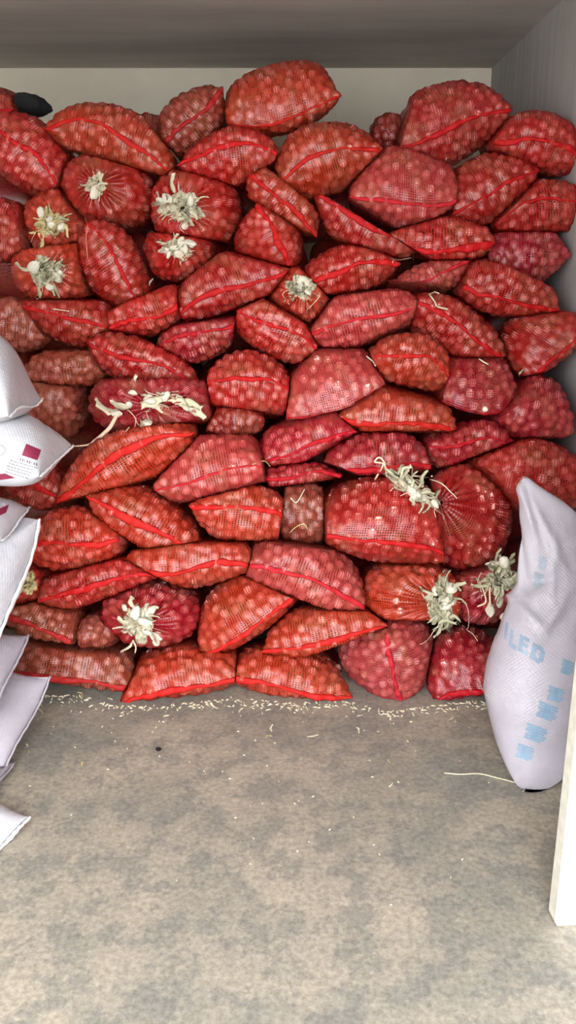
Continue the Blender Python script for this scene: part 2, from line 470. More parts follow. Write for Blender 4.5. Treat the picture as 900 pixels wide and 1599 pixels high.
S('A12', (775, 222), (918, 252), (842, 222), 50, 34, 'r', -0.02, label='red mesh sack in the corner, against the side wall at the top')
# --- second row
M('B2', 74, 342, 104, 92, 'o', 0, (78, 348, 60, 50), 0.0, mat=2, label='small red sack stuffed with yellowish husk tuft, top row of mouths')
M('B3', 158, 297, 142, 116, 'r', 0, (150, 288, 38, 42), 0.02, nh=6, lumps=2, label='round red sack with a small husk tuft, puckered mouth')
M('B4', 300, 322, 136, 122, 'r', 0, (284, 324, 82, 56), 0.0, nh=16, lumps=5, label='round red sack with wide husk fan and white knot')
S('B1', (-60, 352), (40, 365), (-10, 352), 45, 45, 'r', 0.0, tape=0, label='red mesh sack at the frame edge beside the yellow tuft sack')
S('B5', (392, 268), (492, 366), (446, 312), 36, 38, 'o', 0.04, label='squashed red sack with folded seam under the plump leaning sack')
S('B6', (404, 322), (452, 426), (436, 366), 34, 68, 'r', 0.02, tape=0.014, label='red sack with steep wide bright tape, above the long domed sack')
S('B7', (552, 307), (727, 305), (640, 321), 84, 38, 'p', 0.0, tape=0.009, label='broad red sack with drooping seam below the corner crest sack')
S('B8', (700, 336), (838, 268), (768, 302), 58, 42, 'r', 0.04, tape=0.008, label='red mesh sack with rising seam between the broad sack and the corner')
S('B9', (780, 350), (928, 318), (850, 310), 44, 44, 'r', 0.03, tape=0.007, label='red sack with white glints along seam, against the side wall')
S('B10', (498, 303), (652, 386), (568, 345), 22, 46, 'r', -0.04, tape=0.013, label='long red sack with downward sloping tape, under the broad drooping-seam sack')
S('B11', (608, 376), (769, 378), (690, 387), 36, 27, 'r', -0.02, tape=0.016, label='flat bright red sack with thick straight tape, below the drooping-seam sack')
S('B12', (765, 392), (889, 398), (826, 402), 46, 46, 'c', 0.05, tape=0, label='dark knobbly red sack without visible seam by the side wall')
# --- third row
M('C1', 72, 425, 124, 100, 'o', 0, (72, 424, 62, 56), 0.0, nh=18, mat=1, lumps=5, label='red sack with dense pale green husk rosette, lowest at the far left')
S('C2', (138, 350), (222, 476), (182, 404), 42, 54, 'r', 0.02, tape=0.008, label='steeply slanting red sack between two husk-stuffed mouths')
M('C3', 270, 390, 112, 90, 'r', 0, (276, 388, 58, 36), 0.03, nh=9, lumps=6, label='small red sack with whitish star of husks, under the fan sack')
S('C4', (278, 493), (456, 420), (356, 452), 62, 36, 'r', -0.02, tape=0.012, label='long domed red sack with thick rising seam, below the steep tape sack')
S('C5', (477, 440), (624, 414), (546, 414), 38, 34, 'r', 0.0, tape=0.012, label='red sack with crooked tape beside the small tilted husk mouth')
M('C6', 466, 460, 96, 78, 'o', -0.35, (470, 450, 58, 40), 0.02, nh=11, mat=1, lumps=3, label='small tilted red sack with ragged husk plug at pile centre')
S('C7', (604, 471), (729, 408), (668, 436), 27, 30, 'p', 0.02, tape=0.008, label='narrow pinkish red sack with straight rising seam under the thick straight tape')
S('C8', (717, 440), (869, 483), (790, 464), 48, 32, 'r', -0.02, tape=0.010, label='lens-shaped red sack with low seam and dusty top, near the side wall')
S('C9', (826, 592), (912, 500), (872, 552), 72, 16, 'r', 0.0, tape=0.008, label='bulky red sack with steep side seam touching the side wall')
# --- fourth row
S('D0', (-42, 498), (72, 520), (18, 500), 38, 36, 'd', 0.05, tape=0, label='brownish red sack above the uppermost white sack')
S('D1', (37, 478), (174, 509), (100, 493), 36, 40, 'r', 0.0, tape=0.009, label='red mesh sack below the pale green rosette, seam sloping down')
S('D2', (165, 513), (284, 470), (226, 494), 46, 30, 'r', 0.0, tape=0.010, label='short red sack with sagging seam and one husk scrap on top')
S('D3', (245, 551), (375, 505), (300, 523), 30, 35, 'c', 0.0, tape=0.009, label='crimson sack under the long domed sack, seam rising')
S('D4', (362, 480), (499, 553), (430, 510), 38, 38, 'r', 0.0, tape=0.008, label='red sack with sloping arched seam, pile centre under the long domed sack')
S('D5', (482, 523), (656, 477), (566, 495), 44, 44, 'p', 0.0, tape=0.008, label='wide pinkish red sack with thin rising seam at the pile centre')
S('D6', (649, 470), (783, 557), (714, 502), 32, 46, 'r', 0.0, tape=0.010, label='red sack with pale straw caught on its downward sloping tape')
S('D7', (582, 560), (709, 599), (646, 555), 46, 38, 'o', -0.03, tape=0.009, label='small bright orange-red sack with curved crease in the pile middle')
# --- fifth row
S('E1', (38, 588), (160, 580), (100, 572), 34, 32, 'd', 0.06, tape=0, label='dull brown-red sack beside the uppermost white sack')
S('E1b', (30, 640), (118, 640), (75, 632), 62, 50, 'd', 0.10, tape=0, label='dark brown-red sack behind the two upper white sacks')
S('E2', (143, 535), (302, 606), (216, 556), 33, 36, 'r', 0.0, tape=0.010, label='red sack directly above the crimson sack with spread husks')
S('E3', (312, 606), (453, 612), (381, 591), 56, 48, 'r', -0.02, tape=0.009, label='round red sack with a smile-shaped arched seam at pile centre')
S('E4', (448, 650), (612, 604), (532, 637), 86, 18, 'p', 0.02, tape=0.006, label='large dusty pinkish sack with low seam, next to the round arched-seam sack')
S('E5', (534, 652), (707, 669), (620, 658), 60, 26, 'o', -0.03, tape=0.011, label='bright red half-dome sack with flat low seam')
S('E6', (680, 616), (810, 622), (745, 645), 86, 14, 'c', 0.02, tape=0.008, label='dark crimson sack with pale scraps on top, near the side wall')
S('E7', (785, 642), (894, 672), (842, 650), 66, 36, 'c', 0.0, tape=0, label='round knobbly dark red sack low against the side wall')
# --- sixth row
M('F1', 235, 637, 198, 106, 'c', 0, (237, 636, 126, 56), -0.10, nh=9, lumps=4, strands=5, label='crimson sack with husk strips spread wide and a long pale stalk')
S('F2', (318, 662), (408, 656), (364, 655), 34, 28, 'k', 0.08, tape=0, label='red sack tinted dark for shade, in the gap beside the crimson spread-husk sack')
S('F3', (404, 719), (561, 672), (474, 703), 54, 22, 'c', 0.0, tape=0.008, label='dark red sack with rising seam, just above the front heap')
S('F4', (510, 722), (674, 728), (600, 729), 52, 14, 'c', -0.02, tape=0.010, label='red sack with low seam touching the straggly fibre tuft')
S('F5', (667, 697), (801, 700), (733, 686), 36, 36, 'c', 0.0, tape=0.008, label='red sack with level seam above the big plain sack and fibre tuft')
S('F6', (752, 742), (935, 762), (845, 738), 52, 62, 'r', -0.02, tape=0, label='big plain red sack behind the tip of the standing white sack')
S('F7', (405, 745), (530, 742), (468, 742), 20, 22, 'c', 0.02, tape=0.008, label='squeezed red sack strip between upper pile and front heap')
S('F8', (420, 800), (520, 800), (470, 795), 48, 60, 'd', 0.10, tape=0, label='grey dusty sack in the hollow between the front sacks')
# --- seventh row: the front heap
S('G1', (87, 786), (294, 679), (168, 717), 42, 44, 'o', -0.06, tape=0.016, label='long orange-red sack with thick curving tape beneath the pale stalk')
S('G2', (242, 766), (424, 728), (325, 742), 70, 40, 'p', -0.05, tape=0.005, label='pale pink sack with coarse net weave and barely any tape')
S('G3', (5, 735), (100, 777), (55, 748), 26, 38, 'r', 0.03, tape=0.012, label='small red sack peeping out beside the white sack tip')
S('G4', (142, 777), (308, 870), (222, 810), 48, 42, 'o', -0.03, tape=0.016, label='orange-red sack with thick tape sloping down in the front heap')
S('G5', (302, 790), (460, 816), (380, 790), 38, 54, 'o', -0.03, tape=0.010, label='bright orange-red sack wedged below the pale pink sack')
S('G6', (494, 833), (710, 876), (592, 838), 100, 34, 'r', -0.05, tape=0.010, L=0.66, label='largest domed red sack in front, dusty top and low seam')
M('G7', 742, 808, 140, 164, 'r', 0, (640, 762, 108, 58), 0.0, nh=24, mat=0, lumps=9, strands=7, label='tall red sack with straggly fibre tuft hanging over its neighbour')
# --- eighth row
S('H1', (32, 862), (180, 842), (106, 846), 50, 42, 'o', -0.02, tape=0.011, label='orange-red sack beside the white sack hem, level seam')
M('H0', 20, 915, 84, 66, 'r', 0, (42, 910, 42, 44), 0.0, nh=9, mat=2, lumps=0, label='red sack with yellow husk tuft half hidden behind the white sacks')
S('H2', (60, 936), (240, 895), (150, 909), 38, 30, 'r', -0.02, tape=0.012, label='red sack with rising tape above the lowest husk-stuffed sack')
S('H3', (198, 881), (394, 880), (300, 886), 60, 38, 'o', -0.02, tape=0.012, label='wide red sack with frayed white level seam in the front heap')
S('H4', (384, 882), (570, 950), (476, 893), 62, 50, 'p', -0.04, tape=0.010, label='plump pink sack with crimson arched seam, front heap centre')
M('H5', 648, 936, 158, 110, 'o', 0, (690, 942, 54, 100), -0.02, nh=22, mat=1, lumps=6, strands=5, label='red sack with tall ragged grey-green husk plug')
M('H6', 762, 932, 96, 92, 'c', 0, (780, 905, 66, 62), 0.0, nh=18, mat=1, lumps=4, strands=4, label='red sack with straw fan touching the standing white sack')
# --- ninth row
S('I1', (8, 961), (132, 1006), (66, 976), 38, 26, 'd', -0.02, tape=0.012, label='dusty red sack with dark tape beside the lilac sack corner')
M('I2', 226, 966, 158, 98, 'c', 0, (218, 974, 58, 72), -0.02, nh=13, lumps=6, strands=4, label='crimson sack with husk knots dangling a white tip, lowest mouth')
S('I3', (316, 1021), (456, 932), (386, 984), 66, 24, 'o', -0.02, tape=0.010, label='orange-brown sack with diagonal seam in the second lowest row')
S('I4', (416, 1016), (604, 977), (510, 999), 50, 28, 'o', -0.03, tape=0.011, label='red sack with rising tape lying on the two middle floor sacks')
S('I5', (105, 985), (178, 990), (142, 985), 26, 32, 'd', 0.05, tape=0, label='dusty sack sliver wedged beside the crimson lowest mouth')
# --- bottom row on the floor
S('J1', (10, 1044), (204, 1073), (100, 1050), 66, 26, 'd', 0.0, tape=0.013, label='dusty red floor sack with dark tape, next to the lilac flap')
S('J2', (178, 1102), (374, 1058), (275, 1070), 62, 20, 'o', -0.03, tape=0.012, label='red floor sack with a pointed tape end on the concrete')
S('J3', (360, 1058), (545, 1086), (455, 1075), 58, 18, 'o', -0.02, tape=0.011, label='middle red floor sack with wavy low tape')
S('J4', (606, 990), (626, 1104), (617, 1046), 62, 76, 'p', -0.03, tape=0.010, label='crimson-pink floor sack turned on its side, tape upright')
S('J5', (682, 1098), (806, 1054), (736, 1079), 84, 18, 'c', -0.02, tape=0.012, label='crimson floor sack touching the standing white sack')
# --- unseen sacks added deeper in the pile to keep the gaps dark
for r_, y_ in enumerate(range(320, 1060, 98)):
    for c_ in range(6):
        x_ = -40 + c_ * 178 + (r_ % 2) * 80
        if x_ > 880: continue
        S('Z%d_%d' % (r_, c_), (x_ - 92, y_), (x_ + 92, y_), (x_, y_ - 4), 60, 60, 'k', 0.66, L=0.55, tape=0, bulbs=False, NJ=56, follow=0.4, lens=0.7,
          label='added mesh sack deep inside the pile, tinted dark to fill gaps with shade')
RED = list(BODIES)
# --- white woven sacks stacked along the left wall (sewn ends toward the aisle)
AX = np.array([-1.0, 0.12, 0.0])
def W(key, near, far, dn, df, hu, hl, s0, label, mid=None, mat=None, tape=0.004, L=0.66, bow=0.0, A=AX, lens=1.2):
    mid = mid or ((near[0] + far[0]) / 2, (near[1] + far[1]) / 2)
    b = end_sack(key, near, far, mid, hu, hl, 'w', L=L, tape=tape, label=label, depth=(dn, df), bulbs=False, A=A, s0=s0, bow=bow, lens=lens)
    b.mat = mat or WOVEN; return b
W('W1', (14, 650), (63, 622), 2.58, 2.92, 122, 30, 0.13, 'uppermost white woven sack of the stack, plump and unprinted')
W('W2', (62, 742), (111, 696), 2.62, 2.92, 84, 34, 0.20, 'white woven sack with maroon square print and fine lines of text')
W('W3', (2, 842), (43, 797), 2.60, 2.88, 48, 24, 0.20, 'white woven sack with cut-off maroon print, above the white hem')
W('W4', (-4, 992), (57, 815), 2.48, 2.80, 60, 40, 0.17, 'white woven sack with bright curved white hem', mid=(40, 905), tape=0.012)
W('W5', (-14, 1120), (41, 995), 2.52, 2.84, 40, 30, 0.22, 'lilac-grey woven sack with a pointed empty corner', mid=(14, 1048), mat=LILAC)
W('W6', (2, 1208), (74, 1060), 2.48, 2.80, 34, 16, 0.30, 'lilac-grey sack with long flat flap slanting to the floor', mid=(44, 1128), mat=LILAC)
W('W7', (-12, 1236), (22, 1184), 2.40, 2.56, 30, 14, 0.2, 'grey woven sack corner under the long slanting flap', mat=LILAC)
W('W8', (-16, 1336), (43, 1276), 2.10, 2.24, 34, 20, 0.22, 'white woven sack lying on the floor, frontmost with frayed hem corner', tape=0.009)
WHITE = BODIES[len(RED):]

# ------------------------------------------------------------------ contact: neighbours press flat against each other
def directions():
    D = []
    for k in range(48):
        a = k * 2 * math.pi / 48
        for tilt in (0.0, 0.25, -0.25):
            D.append(unit(np.array([math.cos(a), tilt, math.sin(a)])))
    for k in range(12):
        a = k * 2 * math.pi / 12
        for sgn in (1, -1):
            D.append(unit(np.array([0.5 * math.cos(a), sgn, 0.5 * math.sin(a)])))
    return np.array(D)
DIRS = directions()
OPP = np.array([int(np.argmin(((DIRS + d) ** 2).sum(1))) for d in DIRS])
def clamp(b, n, lim):
    for arr, gap in ((b.V, 0.0), (b.bc, 0.024), (b.tape, 0.0005)):
        if arr is None: continue
        e = arr @ n - (lim - gap)
        k = e > 0
        if k.any(): arr[k] -= e[k, None] * n
def settle(bodies, times=5):
    for it in range(times):
        sup = np.array([(b.V @ DIRS.T).max(0) for b in bodies])
        lo = np.array([b.V.min(0) for b in bodies]); hi = np.array([b.V.max(0) for b in bodies])
        for i in range(len(bodies)):
            for j in range(i + 1, len(bodies)):
                if (lo[i] > hi[j]).any() or (lo[j] > hi[i]).any(): continue
                si = (bodies[i].V @ DIRS.T).max(0); sj = (bodies[j].V @ DIRS.T).max(0)
                pen = si + sj[OPP]
                k = int(np.argmin(pen))
                if pen[k] <= -0.001: continue
                n = DIRS[k]
                mid = (si[k] - sj[OPP[k]]) / 2
                clamp(bodies[i], n, mid - 0.0015); clamp(bodies[j], -n, -mid - 0.0015)
for b in BODIES:
    clamp(b, np.array([0, 0, -1.0]), -0.004); clamp(b, np.array([1.0, 0, 0]), WX - 0.004); clamp(b, np.array([0, 1.0, 0]), BY - 0.01)
    clamp(b, np.array([-1.0, 0, 0]), -LX - 0.004)
for b in BODIES: b.V0 = b.V.copy()
settle(RED, 4); settle(WHITE)
for b in RED:
    D = (b.V - b.V0).reshape(b.NI, b.NJ, 3)
    for _ in range(6):
        E = np.pad(D, ((1, 1), (0, 0), (0, 0)), mode='edge')
        D = 0.4 * D + 0.15 * (E[:-2] + E[2:] + np.roll(D, 1, 1) + np.roll(D, -1, 1))
    b.V = b.V0 + D.reshape(-1, 3)
    clamp(b, np.array([0, 0, -1.0]), -0.004); clamp(b, np.array([1.0, 0, 0]), WX - 0.004)
settle(RED, 6)
for b in RED:      # bulbs keep inside the settled net
    if b.bc is None: continue
    d2 = ((b.bc[:, None, :] - b.V[None]) ** 2).sum(2); near = d2.argmin(1); dist = np.sqrt(d2.min(1))
    inner = ((b.bc - b.V[near]) * b.Nn.reshape(-1, 3)[near]).sum(1) < 0
    b.br = np.minimum(b.br, dist * 0.96)
    ok = (b.br > 0.007) & inner
    b.bc, b.br, b.bt = b.bc[ok], b.br[ok], b.bt[ok]

# ------------------------------------------------------------------ meshes of the sacks
TINT = {'r': (0.45, 0.012, 0.010), 'o': (0.50, 0.032, 0.012), 'c': (0.40, 0.009, 0.022), 'p': (0.47, 0.045, 0.045), 'd': (0.34, 0.050, 0.028), 'k': (0.30, 0.014, 0.010)}  # k: darker red that puts shade into the colour of recessed sacks
def sphere_template(nu=8, nv=5):
    V = [(0, 0, 1.0)]
    for i in range(1, nv):
        t = math.pi * i / nv
        for j in range(nu): V.append((math.sin(t) * math.cos(2 * math.pi * j / nu), math.sin(t) * math.sin(2 * math.pi * j / nu), math.cos(t)))
    V.append((0, 0, -1.0)); n = len(V)
    q = [[1 + i * nu + j, 1 + (i + 1) * nu + j, 1 + (i + 1) * nu + (j + 1) % nu, 1 + i * nu + (j + 1) % nu] for i in range(nv - 2) for j in range(nu)]
    t = [[0, 1 + j, 1 + (j + 1) % nu] for j in range(nu)] + [[n - 1, 1 + (nv - 2) * nu + (j + 1) % nu, 1 + (nv - 2) * nu + j] for j in range(nu)]
    return np.array(V), np.array(q), np.array(t)
SV, SQ, ST = sphere_template()
def jitter_tint(c, key):
    r = np.random.default_rng(sum(map(ord, key)) * 17)
    f = r.uniform(0.86, 1.1); g = r.uniform(0.8, 1.25, 2)
    return (c[0] * f, c[1] * f * g[0], c[2] * f * g[1], 1)
def build_body(b, name):
    V = b.V; base = np.array([V[:, 0].mean(), V[:, 1].mean(), V[:, 2].min()])
    root = empty(name, base); b.root, b.base = root, base
    NI, NJ = b.NI, b.NJ
    F = grid_faces(NI, NJ)
    i, j = np.meshgrid(np.arange(NI - 1), np.arange(NJ), indexing='ij')
    u0, u1, v0, v1 = j * b.du, (j + 1) * b.du, b.vv[i], b.vv[i + 1]
    uv = np.stack([np.stack([u0, v0], -1), np.stack([u1, v0], -1), np.stack([u1, v1], -1), np.stack([u0, v1], -1)], -2).reshape(-1, 2)
    c = len(V); cap = V[-NJ:].mean(0)
    V2 = np.vstack([V, cap[None]])
    tri = np.array([[c, (NI - 1) * NJ + (k + 1) % NJ, (NI - 1) * NJ + k] for k in range(NJ)])
    uv = np.vstack([uv, np.zeros((len(tri) * 3, 2))])
    b.bvh = BVHTree.FromPolygons([tuple(map(float, v)) for v in V], F.tolist())
    return root, V2 - base, [F, tri], uv
GROUP = 'red mesh sacks in the pile'
for b in RED:
    root, V, F, uv = build_body(b, 'mesh_sack')
    tag(root, b.label, 'sack', GROUP if b.bc is not None else 'added inner sacks of the pile')
    tint = jitter_tint(TINT[b.tint], b.key)
    net = link('net', mesh_data('net', V, F, NET, uv=uv), root); net.color = tint
    if b.bc is None: continue
    n = len(b.bc)
    fl = np.random.default_rng(n).uniform(0.8, 1.0, n)
    bv = (b.bc[:, None, :] + SV[None] * b.br[:, None, None]).reshape(-1, 3) - b.base
    bv[:, 2] = np.maximum(bv[:, 2], 0.004 - b.base[2])
    bq = (SQ[None] + (np.arange(n) * len(SV))[:, None, None]).reshape(-1, 4)
    bt = (ST[None] + (np.arange(n) * len(SV))[:, None, None]).reshape(-1, 3)
    me = mesh_data('bulbs', bv, [bq, bt], BULB)
    a = me.attributes.new('tint', 'FLOAT', 'POINT'); a.data.foreach_set('value', np.repeat(b.bt, len(SV)).astype(np.float32))
    ob = link('bulbs', me, root); ob['kind'] = 'stuff'; ob.color = (1.0, 0.55, 0.5, 1)
    if b.tape is not None:
        nn, k = b.tape_n
        caps = [np.array([[(k - 1 - q) for q in range(k)]]), np.array([[(nn - 1) * k + q for q in range(k)]])]
        t = link('seam_tape', mesh_data('seam_tape', b.tape - b.base, [grid_faces(nn, k)] + caps, TAPE), root)
        t.color = (min(1, tint[0] * 0.92), tint[1] * 0.25, tint[2] * 0.5, 1)
WGROUP = 'white woven sacks stacked along the left wall'
for b in WHITE:
    root, V, F, uv = build_body(b, 'woven_sack')
    tag(root, b.label, 'sack', WGROUP)
    link('sack_cloth', mesh_data('sack_cloth', V, F, b.mat, uv=uv), root)
    if b.tape is not None:
        nn, k = b.tape_n
        caps = [np.array([[(k - 1 - q) for q in range(k)]]), np.array([[(nn - 1) * k + q for q in range(k)]])]
        link('hem', mesh_data('hem', b.tape - b.base, [grid_faces(nn, k)] + caps, HEM if b.mat is WOVEN else b.mat), root)
BY_KEY = {b.key: b for b in BODIES}

# ------------------------------------------------------------------ looking a photo point up on the built surfaces
def cast(x, y, bodies):
    r = unit(ray(x, y)); best = None
    for b in bodies:
        p, nrm, _, dist = b.bvh.ray_cast(Vector(CAMP), Vector(r))
        if p is not None and (best is None or dist < best[2]): best = (np.array(p), np.array(nrm), dist)
    if best is None: return None
    p, nrm, _ = best
    if np.dot(nrm, r) > 0: nrm = -nrm
    return p, nrm

# ------------------------------------------------------------------ husk plugs of the open mouths
def leaf_mesh(seed, mat, wide=False):
    rng = np.random.default_rng(seed)
    ni, nj = 8, 5
    t = np.linspace(0, 1, ni); v = np.linspace(-1, 1, nj)
    wid = np.sin(np.clip(t * 0.72 + 0.16, 0, 1) * math.pi) ** 0.35 * (rng.uniform(0.10, 0.17) if not wide else rng.uniform(0.22, 0.30)) * (1 + 0.18 * np.sin(t * rng.uniform(6, 12) + rng.uniform(0, 6)))
    curl = rng.uniform(1.3, 2.5) * (0.8 + 0.2 * t)
    bend = rng.uniform(-1.0, 1.6)
    P = np.zeros((ni, nj, 3))
    ang = np.cumsum(np.full(ni, bend / ni)); cx = np.cumsum(np.cos(ang)) / ni; cz = np.cumsum(np.sin(ang)) / ni
    side = 0.12 * np.sin(t * rng.uniform(2, 5))
    for i in range(ni):
        a = v * curl[i]
        rr = wid[i] / max(0.4, curl[i])
        yy = np.sin(a) * rr + side[i]; zz = (1 - np.cos(a)) * rr
        P[i, :, 0] = cx[i] - np.sin(ang[i]) * zz; P[i, :, 1] = yy; P[i, :, 2] = cz[i] + np.cos(ang[i]) * zz
    P += rng.normal(0, 0.013, P.shape); P[-1] += rng.normal(0, 0.03, P[-1].shape)
    return mesh_data('husk', P.reshape(-1, 3), grid_faces(ni, nj, False), mat)
def lump_mesh(seed, mat, name='husk_knot', nu=12, nv=8, k=3.0, amp=0.34, sq=(1.35, 0.9, 0.55)):
    rng = np.random.default_rng(seed)
    V, q, t = sphere_template(nu, nv)
    V = V * (1 + wobble(V, rng, amp, k))[:, None] * np.array(sq)
    return mesh_data(name, V, [q, t], mat)
LEAVES = {m: [leaf_mesh(100 * m + s, HUSK[m]) for s in range(7)] for m in range(3)}
WIDE = [leaf_mesh(900 + s, HUSK[0], True) for s in range(6)]
LUMPS = [lump_mesh(s, CLUMP) for s in range(4)]
def basis(o, x, y, z, s):
    return Matrix(((x[0] * s, y[0] * s, z[0] * s, o[0]), (x[1] * s, y[1] * s, z[1] * s, o[1]), (x[2] * s, y[2] * s, z[2] * s, o[2]), (0, 0, 0, 1)))
def spot_frame(nrm, rng, ang):
    up = unit(UP - nrm * np.dot(UP, nrm)); rt = np.cross(up, nrm)
    return unit(rt * math.cos(ang) + up * math.sin(ang))
SPOTS = {   # husk strips the photo shows lying apart: photo points (x, y), heading in degrees, length px
    'F1': [(190, 640, 165, 40), (196, 634, 60, 30), (209, 617, 80, 30), (214, 632, 20, 44), (222, 650, 250, 44), (236, 628, 330, 40), (236, 622, 70, 20),
           (258, 618, 345, 40), (270, 624, 340, 46), (288, 634, 320, 34), (284, 624, 160, 50), (205, 636, 200, 36), (228, 640, 265, 46)],
}
for b in RED:
    if b.kind != 'mouth': continue
    rng = np.random.default_rng(sum(map(ord, b.key)))
    hx, hy, hw, hh = b.husk
    near = [q for q in RED if np.linalg.norm(q.O - b.O) < 0.75]
    m = np.dot(b.O - CAMP, FW) / FPX
    def place(x, y):
        h = cast(x, y, near)
        return h if h is not None else (at(x, y, b.O[1]), -b.Aa)
    rot = -0.55 if b.key == 'G7' else 0.0
    def inside(k=1.0):
        r, a = math.sqrt(rng.uniform(0, 1)) * k, rng.uniform(0, 6.283)
        u, v = r * math.cos(a) * hw / 2, r * math.sin(a) * hh / 2
        return hx + u * math.cos(rot) - v * math.sin(rot), hy - u * math.sin(rot) + v * math.cos(rot), a
    def put(me, name, P, x, nrm, s, lift):
        z = nrm; y = unit(np.cross(z, x)); x = np.cross(y, z)
        link(name, me, b.root, mw=basis(P + nrm * lift - b.base, x, y, z, s))
    if b.key in SPOTS:
        for (x, y, deg, ln) in SPOTS[b.key]:
            P, nrm = place(x, y); t = spot_frame(nrm, rng, math.radians(deg))
            put(WIDE[rng.integers(0, 6)], 'husk', P, t, nrm, ln * m * 1.1, 0.004)
        lumps = [(186, 645), (234, 622), (257, 618), (299, 634), (230, 665), (210, 612), (200, 630)]
    else:
        ga, gr = 36, 9; V = []; ph0 = rng.uniform(0, 6, 4)
        for r_ in range(gr):
            for a_ in range(ga):
                an = a_ * 2 * math.pi / ga; q_ = r_ / (gr - 1)
                rim = 0.80 + 0.13 * math.sin(3 * an + ph0[0]) + 0.10 * math.sin(5 * an + ph0[1]) + 0.07 * math.sin(11 * an + ph0[2])
                u, v = q_ * rim * math.cos(an) * hw / 2, q_ * rim * math.sin(an) * hh / 2
                P, nrm = place(hx + u * math.cos(rot) - v * math.sin(rot), hy - u * math.sin(rot) + v * math.cos(rot))
                V.append(P + nrm * ((1 - q_ ** 3) * 0.012 + rng.uniform(-0.004, 0.007) * (1 - q_ ** 4)))
        link('husk_plug', mesh_data('husk_plug', np.array(V) - b.base, grid_faces(gr, ga), PLUG[b.mat]), b.root)
        for k in range(int(b.nh * 1.7)):
            x, y, a = inside(0.72)
            P, nrm = place(x, y)
            dx, dy = x - hx, -(y - hy)
            t = spot_frame(nrm, rng, math.atan2(dy, dx) + rng.normal(0, 1.5))
            t2 = unit(t + nrm * rng.uniform(-0.1, 0.5)); n2 = unit(nrm - t2 * np.dot(nrm, t2))
            ln = rng.uniform(0.26, 0.62) * min(hw, hh) * m
            mt = b.mat if rng.uniform() < 0.7 else int(rng.integers(0, 2))
            put(LEAVES[mt][rng.integers(0, 7)], 'husk', P, t2, n2, ln, rng.uniform(0.004, 0.018))
        lumps = [inside(0.8)[:2] for _ in range(b.lumps)]
        if b.key == 'B4': lumps = [(252, 314), (262, 312), (281, 303), (300, 316), (286, 352), (305, 330)]
        if b.key == 'I2': lumps = [(200, 950), (214, 956), (236, 957), (228, 968), (232, 985), (243, 1000), (242, 994)]
        if b.key == 'C3': lumps = [(257, 388), (262, 394), (279, 378), (290, 386), (279, 398), (298, 384), (272, 390)]
        if b.key == 'H6': lumps = [(772, 885), (786, 880), (768, 950), (776, 940), (782, 960)]
    for (x, y) in lumps:
        P, nrm = place(x, y); t = spot_frame(nrm, rng, rng.uniform(0, 6.28))
        put(LUMPS[rng.integers(0, 4)], 'husk_knot', P, t, nrm, rng.uniform(0.015, 0.026), 0.012)
    for k in range(b.strands):
        x, y, a = inside(1.0)
        L_ = rng.uniform(14, 34); a2 = rng.uniform(-2.6, -0.4) if rng.uniform() < 0.75 else rng.uniform(0, 3)
        pts = []
        for s in np.linspace(0, 1, 5):
            qx = x + math.cos(a2) * L_ * s + rng.normal(0, 1.6) + 5 * math.sin(s * 4 + k); qy = y - math.sin(a2) * L_ * s + rng.normal(0, 1.6)
            P, nrm = place(qx, qy); pts.append(P + nrm * (0.006 + 0.012 * math.sin(s * 3)))
        V, F = tube(smooth_path(np.array(pts) - b.base, 16), 0.0016, 5)
        link('fibre', mesh_data('fibre', V, F, TWINE), b.root)
def surface_strand(pts, bodies, lift=0.006):
    out = []
    for (x, y) in pts:
        h = cast(x, y, bodies)
        if h is None: continue
        out.append(h[0] + h[1] * lift)
    return smooth_path(np.array(out), 20)
# the long pale stalk leaving the spread-husk mouth, and the curled fibres of the straggly tuft
b = BY_KEY['F1']
q0 = cast(184, 650, [b]); q1 = cast(137, 694, RED); front = min(q0[0][1], q1[0][1]) - 0.03
path = smooth_path(np.array([q0[0] + q0[1] * 0.01, at(172, 667, front), at(160, 679, front), at(148, 689, front), at(136, 695, front), at(112, 697, front)]), 20)
V, F = tube(path - b.base, np.interp(np.linspace(0, 1, len(path)), [0, 0.65, 0.75, 1], [0.0085, 0.0085, 0.005, 0.002]), 7)
link('stalk', mesh_data('stalk', V, F, TWINE), b.root)
b = BY_KEY['G7']
for pts, r in (([(586, 742), (597, 730), (590, 722), (583, 719), (590, 713), (598, 722), (602, 738)], 0.004), ([(634, 745), (632, 732), (640, 728), (643, 738)], 0.003),
               ([(644, 737), (660, 738), (672, 742), (677, 750)], 0.0045), ([(678, 753), (690, 756), (702, 766), (713, 776)], 0.0025)):
    V, F = tube(surface_strand(pts, RED, 0.02) - b.base, r, 6); link('fibre', mesh_data('fibre', V, F, TWINE), b.root)
b = BY_KEY['B3']
V, F = tube(surface_strand([(143, 308), (140, 322), (133, 336), (137, 352), (136, 372), (138, 404)], RED, 0.006) - b.base, 0.0018, 5)
link('thread', mesh_data('thread', V, F, THREAD), b.root)
b = BY_KEY['H6']
for pts in ([(749, 902), (754, 918), (755, 934), (742, 943)], [(764, 905), (763, 925), (762, 945)]):
    V, F = tube(surface_strand(pts, RED, 0.02) - b.base, 0.0035, 6); link('fibre', mesh_data('fibre', V, F, TWINE), b.root)
b = BY_KEY['H5']
for pts in ([(716, 942), (728, 940), (732, 955), (729, 985), (716, 975), (714, 950)], [(728, 986), (738, 992), (745, 1003)]):
    V, F = tube(surface_strand(pts, RED, 0.008) - b.base, 0.0016, 5); link('fibre', mesh_data('fibre', V, F, TWINE), b.root)

